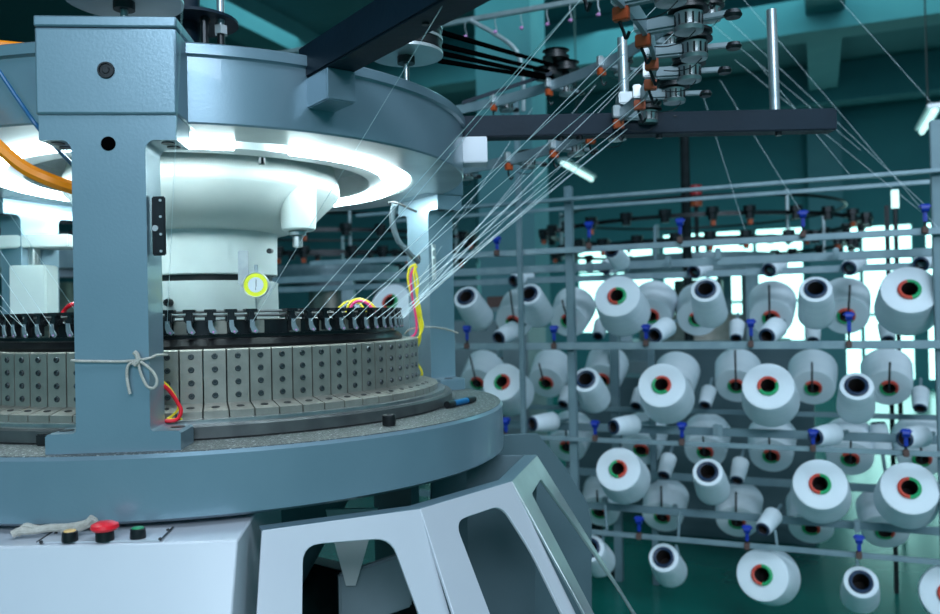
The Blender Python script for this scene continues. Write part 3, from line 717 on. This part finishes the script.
# ================================================================== creel
def plane_pt(t, off=0, z=0):
    return V((1.0 + t + off * NNr.x, 3.2 - .4277 * t + off * NNr.y, z))
NNr = V((.4277, 1, 0)).normalized(); UR = V((1, -.4277, 0)).normalized(); CAX = (UR, NNr, Z)
def cp(px, py, off=0):
    return on_plane(px, py, plane_pt(0, off), NNr)
cr = thing('yarn_creel', 'pale grey yarn creel frame of rails and uprights behind the machine', 'creel', (plane_pt(0, .3).x, plane_pt(0, .3).y, 0))
def rail(pa, pb, off, h=.028, w=.02, m='rail', nm='rail', ext=(-.9, .35)):
    a = cp(*pa, off); b = cp(*pb, off); zz = (a.z + b.z) / 2
    ta = (a - plane_pt(0, off)).dot(UR) + ext[0]; tb = (b - plane_pt(0, off)).dot(UR) + ext[1]
    o0 = plane_pt(0, off)
    x = MB().box(V((o0.x, o0.y, zz)) + UR * (ta + tb) / 2, (tb - ta, w, h), CAX, .002).build(nm, m, cr); x['z'] = zz
    return zz, o0
rail((538, 202), (940, 170), 0, .014, .03)
rail((482, 255.6), (940, 229.6), 0, .024, .02)
rail((472, 345.6), (940, 345.6), 0, .030, .02)
rail((534, 438.5), (940, 453), 0, .018, .02)
rail((590, 532), (940, 562), 0, .018, .02, ext=(-.6, .35))
D2, D3 = .30, .62
rail((520, 270), (809, 257.5), D2, .034, .02, ext=(-1.5, 1.2))
rail((520, 280.5), (809, 270.5), D3, .030, .02, ext=(-1.5, 1.2))
rail((689, 430.5), (937, 440), D2, .034, .02, m='post', ext=(-1.6, .5))
rail((600, 411), (934, 415), D3 + .05, .022, .02, m='post', ext=(-1.6, .5))
rail((582, 503), (935, 533), D2, .030, .02, m='post', ext=(-1.2, .5))
rail((579, 472), (849, 486), D3, .034, .02, m='post', ext=(-1.5, .9))
rail((440, 24), (590, 0), -.12, .020, .02, m='shaft', ext=(-1.4, .1))
rail((552, 212), (900, 181), .9, .018, .015, ext=(-1, .3))
def upright(px, ytop, ybot, off, w=.035, m='post', foot=False):
    a = cp(px, (ytop + ybot) / 2, off); top = cp(px, ytop, off).z; bot = 0 if ybot > 600 else cp(px, ybot, off).z
    MB().box((a.x, a.y, (top + bot) / 2), (w, w, top - bot), CAX, .003).build('upright', m, cr)
upright(523, 100, 700, -.03, .022)
upright(574, 186, 700, .04, .034)
upright(943, 120, 700, .04, .04)
upright(738 - 120, 330, 700, D3 + .1, .04)
upright(893, 205, 700, D3 + .35, .02, 'blackm')
upright(655, 345, 700, D3 + .1, .03)
upright(655, 225, 260, D3 + .1, .012)
q = cp(598, 556, D2 + .5)
MB().box((q.x, q.y, .2), (.05, .05, .4), CAX, .004).build('upright', 'blackm', cr)
MB().box((q.x, q.y, .015), (.22, .06, .03), CAX, .004).build('foot', 'blackm', cr)
# upper guide arm reaching to the guide bar
a = cp(523, 102, -.03)
MB().tube([(a.x, a.y, a.z - .04), (a.x, a.y, a.z + .12), cp(512, 46, -.05), cp(470, 20, -.13)], .010, 8).build('guide_arm', 'shaft', cr)
for px, py in ((465, 20), (495, 15), (521, 11), (547, 7), (570, 3), (440, 25), (598, -3)):
    a = cp(px, py + 2, -.135); 
    MB().tube([a, a - Z * .03, a - Z * .05 + UR * .006, a - Z * .062], .0022, 6).build('pigtail_guide', 'shaft', cr)
    MB().lathe([(0, 0), (.008, -.003), (.009, -.012), (0, -.016)], a - Z * .055, 10).build('eyelet', 'pink', cr)
# yarn tension clips (blue) on the front rails
clips = [(497, 240, 253), (589, 225, 246), (680, 222, 240), (803, 214, 234), (925, 208, 230), (467, 329, 346), (554, 329, 346), (646, 328, 343), (751, 323, 344), (849, 316, 344),
         (506, 421, 436), (595, 424, 438), (682, 426, 442), (813, 433, 448), (906, 433, 453), (639, 520, 536), (747, 529, 546), (859, 539, 555)]
for px, y0, y1 in clips:
    a = cp(px, y0, -.02); b = cp(px, y1, -.015)
    c = MB(); c.cyl(a + UR * -.012, a + UR * .012, .016, n=10); c.box(a + Z * .006, (.040, .018, .014), CAX, .004); c.box(a.lerp(b, .35), (.014, .014, .05), CAX, .004)
    ob_ = c.build('tension_clip', 'bluep', cr)
    MB().box(b, (.020, .030, .026), CAX, .003).build('clip_foot', 'brown', ob_)
    MB().cyl(a.lerp(b, .4), b, .005, n=8).build('clip_stem', 'blackm', ob_)
for px, py, off in ((500, 352, .02), (574, 268, .06), (668, 262, .02), (718, 254, .02), (836, 254, .02), (716, 430, .02), (857, 526, .02), (720, 431, .0), (590, 268, .02), (675, 510, D2 - .03), (605, 502, D2 - .03)):
    a = cp(px, py, off + .2); 
    MB().box(a, (.022, .03, .05), CAX, .004).build('rail_clamp', 'rail', cr)

# ---------------- packages of yarn
def pkg_proto(kind):
    """axis: local +z from the visible small end (z = 0) to the tail; origin at the face centre"""
    t = thing({'cone': 'yarn_cone', 'bobbin': 'yarn_bobbin', 'spent': 'spent_yarn_tube'}[kind], 'x', {'cone': 'yarn cone', 'bobbin': 'yarn bobbin', 'spent': 'yarn tube'}[kind])
    if kind == 'cone': r0, r1, L, rc = .098, .112, .17, .034
    elif kind == 'bobbin': r0, r1, L, rc = .060, .070, .19, .036
    else: r0, r1, L, rc = .036, .043, .125, .027
    prof = [(rc, .004), (r0 - .008, -.001), (r0 - .002, .001), (r0, .007)]
    for k in range(1, 9):
        q = k / 8; prof.append((r0 + (r1 - r0) * q + .0015 * math.sin(q * PI), .007 + (L - .014) * q))
    prof += [(r1 - .003, L - .001), (r1 - .012, L + .002), (rc, L - .002)]
    MB().lathe(prof, (0, 0, 0), 44).build('yarn_winding', 'yarn', t, 50)
    core = MB().lathe([(rc * .84, -.004), (rc * .82, .10), (0, .102)], (0, 0, 0), 24).build('core_tube', 'tubein', t)
    rim = [(rc * .82, -.006), (rc, -.009), (rc * 1.16, -.006), (rc * 1.18, .003), (rc, .006)]
    if kind == 'cone':
        MB().lathe(rim, (0, 0, 0), 16, 0, PI).build('red_rim', 'red', core); MB().lathe(rim, (0, 0, 0), 16, PI, 2 * PI).build('green_rim', 'green', core)
    elif kind == 'bobbin': MB().lathe(rim, (0, 0, 0), 28).build('blue_rim', 'bluerim', core)
    else: MB().lathe(rim, (0, 0, 0), 28).build('tube_rim', 'bluerim', core)
    MB().cyl((0, 0, L), (0, 0, L + .09), .008, n=10).build('peg', 'rail', core)
    index_kids(t); return t
PRO = {k: pkg_proto(k) for k in ('cone', 'bobbin', 'spent')}
used = set()
def place(kind, px, py, off, axis, roll=0, s=1.0, label='', group='', rim=None):
    t = PRO[kind] if kind not in used else copy_tree(PRO[kind]); used.add(kind)
    a = V(axis).normalized(); x = V((1, 0, 0)); x = (x - a * x.dot(a)).normalized(); y = a.cross(x)
    R = Matrix((x, y, a)).transposed() @ Matrix.Rotation(roll + PI, 3, 'Z')
    t.rotation_mode = 'QUATERNION'; t.rotation_quaternion = R.to_quaternion(); t.location = cp(px, py, off); t.scale = (s, s, s)
    t['label'] = label; t['group'] = group
    return t
aF = NNr * math.cos(math.radians(27)) - Z * math.sin(math.radians(27))
aS = NNr * math.cos(math.radians(33)) - Z * math.sin(math.radians(33))
aB = NNr * math.cos(math.radians(30)) + Z * math.sin(math.radians(30))
OR = ['first', 'second', 'third', 'fourth', 'fifth', 'sixth', 'seventh', 'eighth', 'ninth', 'tenth']
def row(kind, items, off, axis, base, group, s=1.0):
    n = len(items)
    for i, it in enumerate(sorted(items)):
        px, py = it[0], it[1]; roll = it[2] if len(it) > 2 else random.uniform(0, 6); ss = it[3] if len(it) > 3 else s
        where = 'the only one' if n == 1 else ('%s from the left' % OR[i])
        if where.startswith('first'): where = 'leftmost'
        place(kind, px, py, off, axis, roll, ss, base + ', ' + where, group)
rL, gL, tR, gR2 = 0, PI, -PI / 2, 2.2
row('cone', [(617, 296, 0), (909.5, 289.5, 0), (390, 302, .4)], .06, aF, 'big white yarn cone with red and green tip, upper creel tier', 'big upturned cones, upper tier')
row('cone', [(502, 382, PI, .93), (661.5, 385, 2.6), (768, 386, 1.3)], .06, aF, 'big white yarn cone with coloured tip, middle creel tier', 'big upturned cones, middle tier')
row('cone', [(618, 469, PI, .96), (820, 484, .2), (909.5, 488, .2)], .03, aF, 'big white yarn cone with coloured tip, lower creel tier', 'big upturned cones, lower tier')
row('cone', [(762, 575, .1), (950, 594, .1)], .0, NNr * .93 - Z * .30 + UR * .15, 'big white yarn cone hanging lowest over the green floor', 'big upturned cones, bottom tier')
row('bobbin', [(466, 297), (529, 294, 0, .95), (705.5, 289.5), (815.6, 289), (348, 312)], .06, aS, 'narrow white bobbin with dark blue core, upper creel tier', 'narrow bobbins, upper tier')
row('bobbin', [(585.7, 379.5), (856.6, 386)], .06, aS, 'narrow white bobbin with dark blue core, middle creel tier', 'narrow bobbins, middle tier')
row('bobbin', [(707.7, 472)], .03, aS, 'narrow white bobbin with dark core, lower creel tier', 'narrow bobbins, lower tier')
row('bobbin', [(590, 548), (663.5, 557.5), (861, 582)], .0, aS, 'narrow white bobbin hanging lowest over the green floor', 'narrow bobbins, bottom tier')
B_OFF = .74
row('cone', [(513, 322, 2), (568, 321, 2), (651, 316, 2), (697, 319, 2), (771, 318, 2), (846, 316, 2)], B_OFF, aB, 'shaded white cone with dark core behind the upper tier', 'back cones, upper tier')
row('cone', [(477, 383, 2), (546, 383, 2), (602, 380, 2), (674, 388, 2), (736, 386, 2), (813, 388, 2), (889, 388, 2)], B_OFF, aB, 'shaded white cone with dark core behind the middle tier', 'back cones, middle tier', .98)
row('cone', [(567, 447, 2), (641, 450, 2), (705, 452, 2), (771, 456, 2), (850, 459, 2), (922, 459, 2)], B_OFF, aB, 'shaded white cone with dark core behind the lower tier', 'back cones, lower tier')
row('cone', [(599, 512, 2), (662, 517, 2), (737, 522, 2), (811, 528, 2), (885, 532, 2)], B_OFF - .1, aB, 'shaded white cone with dark core above the bottom rail', 'back cones, bottom tier', .98)
aU = NNr * .7 + Z * .6
row('spent', [(514, 281), (605, 268), (694, 272), (769, 270), (849, 268), (921, 264)], D3 - .05, NNr * .9 + Z * .25 + UR * .3, 'small nearly empty yarn tube peeping under the upper rails', 'nearly empty tubes under the upper rails')
row('spent', [(612, 251, 0, .95)], .06, NNr * .85 - Z * .35 + UR * .12, 'nearly empty yarn tube poking through the upper front rail', 'nearly empty tubes on front rails')
row('spent', [(499, 338), (655, 335), (767, 336)], .05, NNr * .9 + UR * .25 + Z * .25, 'nearly empty yarn tube resting on the middle front rail', 'nearly empty tubes on the middle rail')
row('spent', [(533, 424), (614, 427), (816, 437), (905, 439)], .08, NNr * .8 + UR * .5, 'nearly empty yarn tube lying on the lower front rail', 'nearly empty tubes on the lower rail')
row('spent', [(763, 529, 0, .88)], .1, NNr * .8 + UR * .3 + Z * .3, 'nearly empty yarn tube standing above the bottom rail', 'nearly empty tubes on the bottom rail')
row('spent', [(598, 336), (736, 338), (813, 341), (888, 340)], .55, aU, 'small upturned yarn tube behind the middle front rail', 'small tubes behind the middle rail', .8)
row('spent', [(636, 406), (705, 405), (920, 408), (563, 404)], .5, aU + UR * .1, 'small upturned yarn tube between middle and lower tiers', 'small tubes between the tiers', .8)
row('spent', [(664, 475), (737, 480)], .42, aU + UR * .1, 'small upturned yarn tube below the lower front rail', 'small tubes below the lower rail', .85)
row('spent', [(878, 424)], .8, -NNr * .2 - Z * .95 + UR * .1, 'small downturned tube against the bright window', 'tube against the window')
# thin thread guide rods hanging in front of the back cones
for x0, y0, x1, y1 in ((510, 290, 514, 322), (562, 300, 568, 322), (769, 285, 769.5, 320), (850, 285, 848, 318), (470, 356, 477, 386), (539, 363, 545, 388), (735, 350, 736, 388), (812, 362, 812, 391), (890, 362, 889, 391),
                       (566, 430, 566, 450), (703, 436, 704, 455), (769, 436, 770, 460), (851, 440, 850, 462), (921, 440, 921, 462), (597, 490, 598, 514), (661, 486, 662, 519), (736, 492, 736, 524)):
    MB().cyl(cp(x0, y0, .55), cp(x1, y1, .55), .0045, n=6).build('guide_rod', 'blackm', cr)
for x0, y0, x1, y1 in ((605, 530, 602, 542), (676, 545, 679, 556), (775, 530, 777, 545), (857, 560, 858, 572), (680, 512, 678, 540), (605, 505, 607, 530)):
    MB().cyl(cp(x0, y0, .04), cp(x1, y1, .04), .006, n=6).build('package_stem', 'rail', cr)

# ------------------------------------------------------------------ yarns
def thr(pts, r, label, grp): return tag(MB().tube(pts, r, 5, smooth=False).build('yarn_strand', 'thread', None), label, 'yarn', grp)
def car(deg):
    r, o = frame_at(deg); return AX + o * .474 + Z * 1.345
for k in range(-6, 31):
    if k == 13: continue
    deg = PHI0 + ND * (k + .35 + (0 if k < 13 else .15))
    if deg < 34 and k % 4: continue
    fa = deg + 17 + random.uniform(-3, 3)
    upp = k % 3 == 0
    R_, h_ = (FR1 - .02, FH1 - .06) if upp else (FR2 - .02, FH2 - .06)
    if deg < -12: lab, grp = 'thin white yarn strand coming down to the carriers left of the front post', 'yarn strands left of the front post'
    elif deg < 34: lab, grp = 'thin white yarn strand dropping across the front of the top ring', 'yarn strands across the top ring'
    else: lab, grp = 'thin white yarn strand running from the feeder hoops down to the right-hand carriers', 'yarn strands to the right-hand carriers'
    thr([fpol(R_, fa, h_), car(deg)], .0004 if deg < 34 else .0006, lab, grp)
for k, (dx, y0_) in zip((-4, -3, -2, -1, 0, 1, 2), ((190, 40), (170, 60), (200, 50), (175, 80), (190, 60), (160, 90), (180, 60))):
    deg = PHI0 + ND * (k + .35); c_ = car(deg); v_ = c_ - CAM; px_ = 470 + F_PX * v_.dot(RT) / v_.dot(FWD)
    thr([atY(px_ - dx, y0_, 1.22), c_], .0004, 'thin white yarn strand coming down to the carriers left of the front post', 'yarn strands left of the front post')
for x0, y0, x1, y1 in ((744, 0, 938, 228), (690, 5, 860, 150), (702, -5, 925, 205), (735, 60, 925, 215), (755, 60, 850, 175), (840, 0, 938, 110), (720, 80, 803, 215), (703, 95, 745, 230)):
    thr([cp(x0, y0, -.1), cp(x1, y1, .0)], .0006, 'faint yarn strand slanting above the creel from the hoops', 'yarn strands above the creel')

# ================================================================== far machines and clutter
def far_machine(c, s, label, ringr=1.15):
    t = thing('knitting_machine', label, 'knitting machine', (c[0], c[1], 0), 'far knitting machines')
    c = V((c[0], c[1], 0))
    MB().lathe([(.0, .1), (.85 * s, .1), (.75 * s, .95), (0, .95)], c, 24).build('base', 'grey', t)
    MB().lathe([(0, .95), (.72 * s, .95), (.72 * s, 1.1), (0, 1.1)], c, 32).build('bed_ring', 'rail', t)
    MB().lathe([(0, 1.1), (.5 * s, 1.1), (.5 * s, 1.3), (.2 * s, 1.32), (.2 * s, 1.6)], c, 32).build('cylinder', 'cam_steel', t)
    MB().lathe([(.45 * s, 1.66), (.62 * s, 1.66), (.62 * s, 1.8), (.2 * s, 1.82)], c, 32).build('top_ring', 'rail', t)
    for k in range(3):
        a = k * 2.094 + .4; p = c + V((math.sin(a), -math.cos(a), 0)) * .62 * s
        MB().box((p.x, p.y, 1.38), (.1, .1, .58)).build('post', 'rail', t)
    for zz, rr in ((1.86, ringr), (2.02, ringr * 1.08)):
        pts = [c + V((math.sin(2 * PI * i / 40), -math.cos(2 * PI * i / 40), 0)) * rr * s + Z * zz for i in range(41)]
        MB().strip(pts, .03, .01).build('feeder_hoop', 'blackm', t)
        for i in range(28):
            a = 2 * PI * (i + random.random() * .4) / 28; q = c + V((math.sin(a), -math.cos(a), 0)) * (rr * s + .06)
            m = MB(); m.cyl((q.x, q.y, zz - .05), (q.x, q.y, zz + .0), .032, n=8); m.cyl((q.x, q.y, zz + .0), (q.x, q.y, zz + .04), .045, n=8); m.box((q.x - .05 * math.sin(a), q.y + .05 * math.cos(a), zz), (.03, .05, .03))
            fo = m.build('yarn_feeder', 'blackm', t)
            if i % 3 == 0: MB().box((q.x, q.y, zz - .07), (.03, .03, .035)).build('terminal_block', 'orangep', fo)
    MB().tube([c + V((math.sin(2 * PI * i / 32) * ringr * 1.0 * s, -math.cos(2 * PI * i / 32) * ringr * s, 2.16)) for i in range(32)], .012, 5, closed=True).build('drive_belt', 'black', t)
    for a in (.3, 1.7, 3.2, 4.7):
        p = c + V((math.sin(a), -math.cos(a), 0)) * ringr * s; MB().cyl((p.x, p.y, 1.8), (p.x, p.y, 2.2), .014, n=8).build('hoop_rod', 'shaft', t)
fm = atY(697, 230, 6.9); far_machine((fm.x, fm.y), 1.0, 'distant circular knitting machine with dark feeder hoops behind the creel centre')
fm = atY(330, 230, 7.4); far_machine((fm.x, fm.y), 1.0, 'distant knitting machine seen between the centre drum and right post')
fm = atY(40, 230, 5.0); far_machine((fm.x, fm.y), 1.0, 'distant knitting machine at far left behind the carriers')
# signal tower on the distant machine
q = atY(696, 196, 7.0); st = thing('signal_tower', 'small red and amber signal tower above the distant machine', 'signal light', (q.x, q.y, q.z - .15))
MB().cyl((q.x, q.y, q.z), (q.x, q.y, q.z + .09), .05, n=12).build('red_lens', 'crimson', st)
MB().cyl((q.x, q.y, q.z - .09), (q.x, q.y, q.z), .05, n=12).build('amber_lens', 'orangep', st)
MB().cyl((q.x, q.y, q.z - .6), (q.x, q.y, q.z - .09), .02, n=8).build('pole', 'blackm', st)
# tall dark pole and slanting tube behind
q = atY(687, 250, 6.0); tag(MB().cyl((q.x, q.y, 0), (q.x, q.y, 2.75), .035, n=10).build('dark_pole', 'blackm'), 'tall dark vertical pole behind the middle of the creel', 'pole')
q = atY(895, 200, 5.0); t = thing('pole_lamp', 'small white lamp on a thin dark pole at the right of the creel', 'lamp', (q.x, q.y, 0))
MB().cyl((q.x, q.y, 0), (q.x, q.y, q.z - .05), .014, n=8).build('pole', 'blackm', t); MB().cyl((q.x, q.y, q.z - .05), (q.x, q.y, q.z + .06), .022, n=12).build('lamp_head', 'glow', t)
# second creel and cabinets further back (left and centre, low)
def cabinet(px, py, Y, sx, sy, sz, m, nm, lab, cat):
    q = atY(px, py, Y); t = thing(nm, lab, cat, (q.x, q.y, 0))
    MB().box((q.x, q.y, sz / 2), (sx, sy, sz), CAX, .01).build('body', m, t)
    MB().box(V((q.x, q.y, sz * .5)) - NNr * (sy / 2 + .005), (sx * .9, .01, sz * .85), CAX, .004).build('door', m, t)
    MB().cyl(V((q.x, q.y, sz * .6)) - NNr * (sy / 2 + .03) + UR * sx * .35 - Z * .06, V((q.x, q.y, sz * .6)) - NNr * (sy / 2 + .03) + UR * sx * .35 + Z * .06, .01, n=8).build('handle', 'alu', t)
cabinet(735, 420, 5.0, .9, .5, 1.15, 'skirtdark', 'machine_cabinet', 'dark grey machine cabinet behind the centre of the creel', 'cabinet')
cabinet(500, 420, 7.0, .7, .5, 1.3, 'grey', 'machine_cabinet', 'grey cabinet behind the left end of the creel', 'cabinet')
cabinet(610, 420, 5.8, .55, .4, .9, 'skirtdark', 'machine_cabinet', 'low dark cabinet between creel uprights', 'cabinet')
q = atY(499, 302, 5.2); t = thing('carton', 'small brown carton behind the leftmost bobbins', 'box', (q.x, q.y, 1.2))
MB().box((q.x, q.y, q.z), (.13, .1, .07), CAX, .004).build('body', 'brown', t); MB().box((q.x, q.y, q.z - .05), (.2, .16, .03), CAX).build('shelf', 'grey', t)
MB().cyl((q.x, q.y, 0), (q.x, q.y, q.z - .05), .015, n=8).build('stand_pole', 'blackm', t)
for n_, o_ in (('x', None),): pass
for o_ in list(bpy.data.objects):
    if 'z' in o_.keys(): del o_['z']
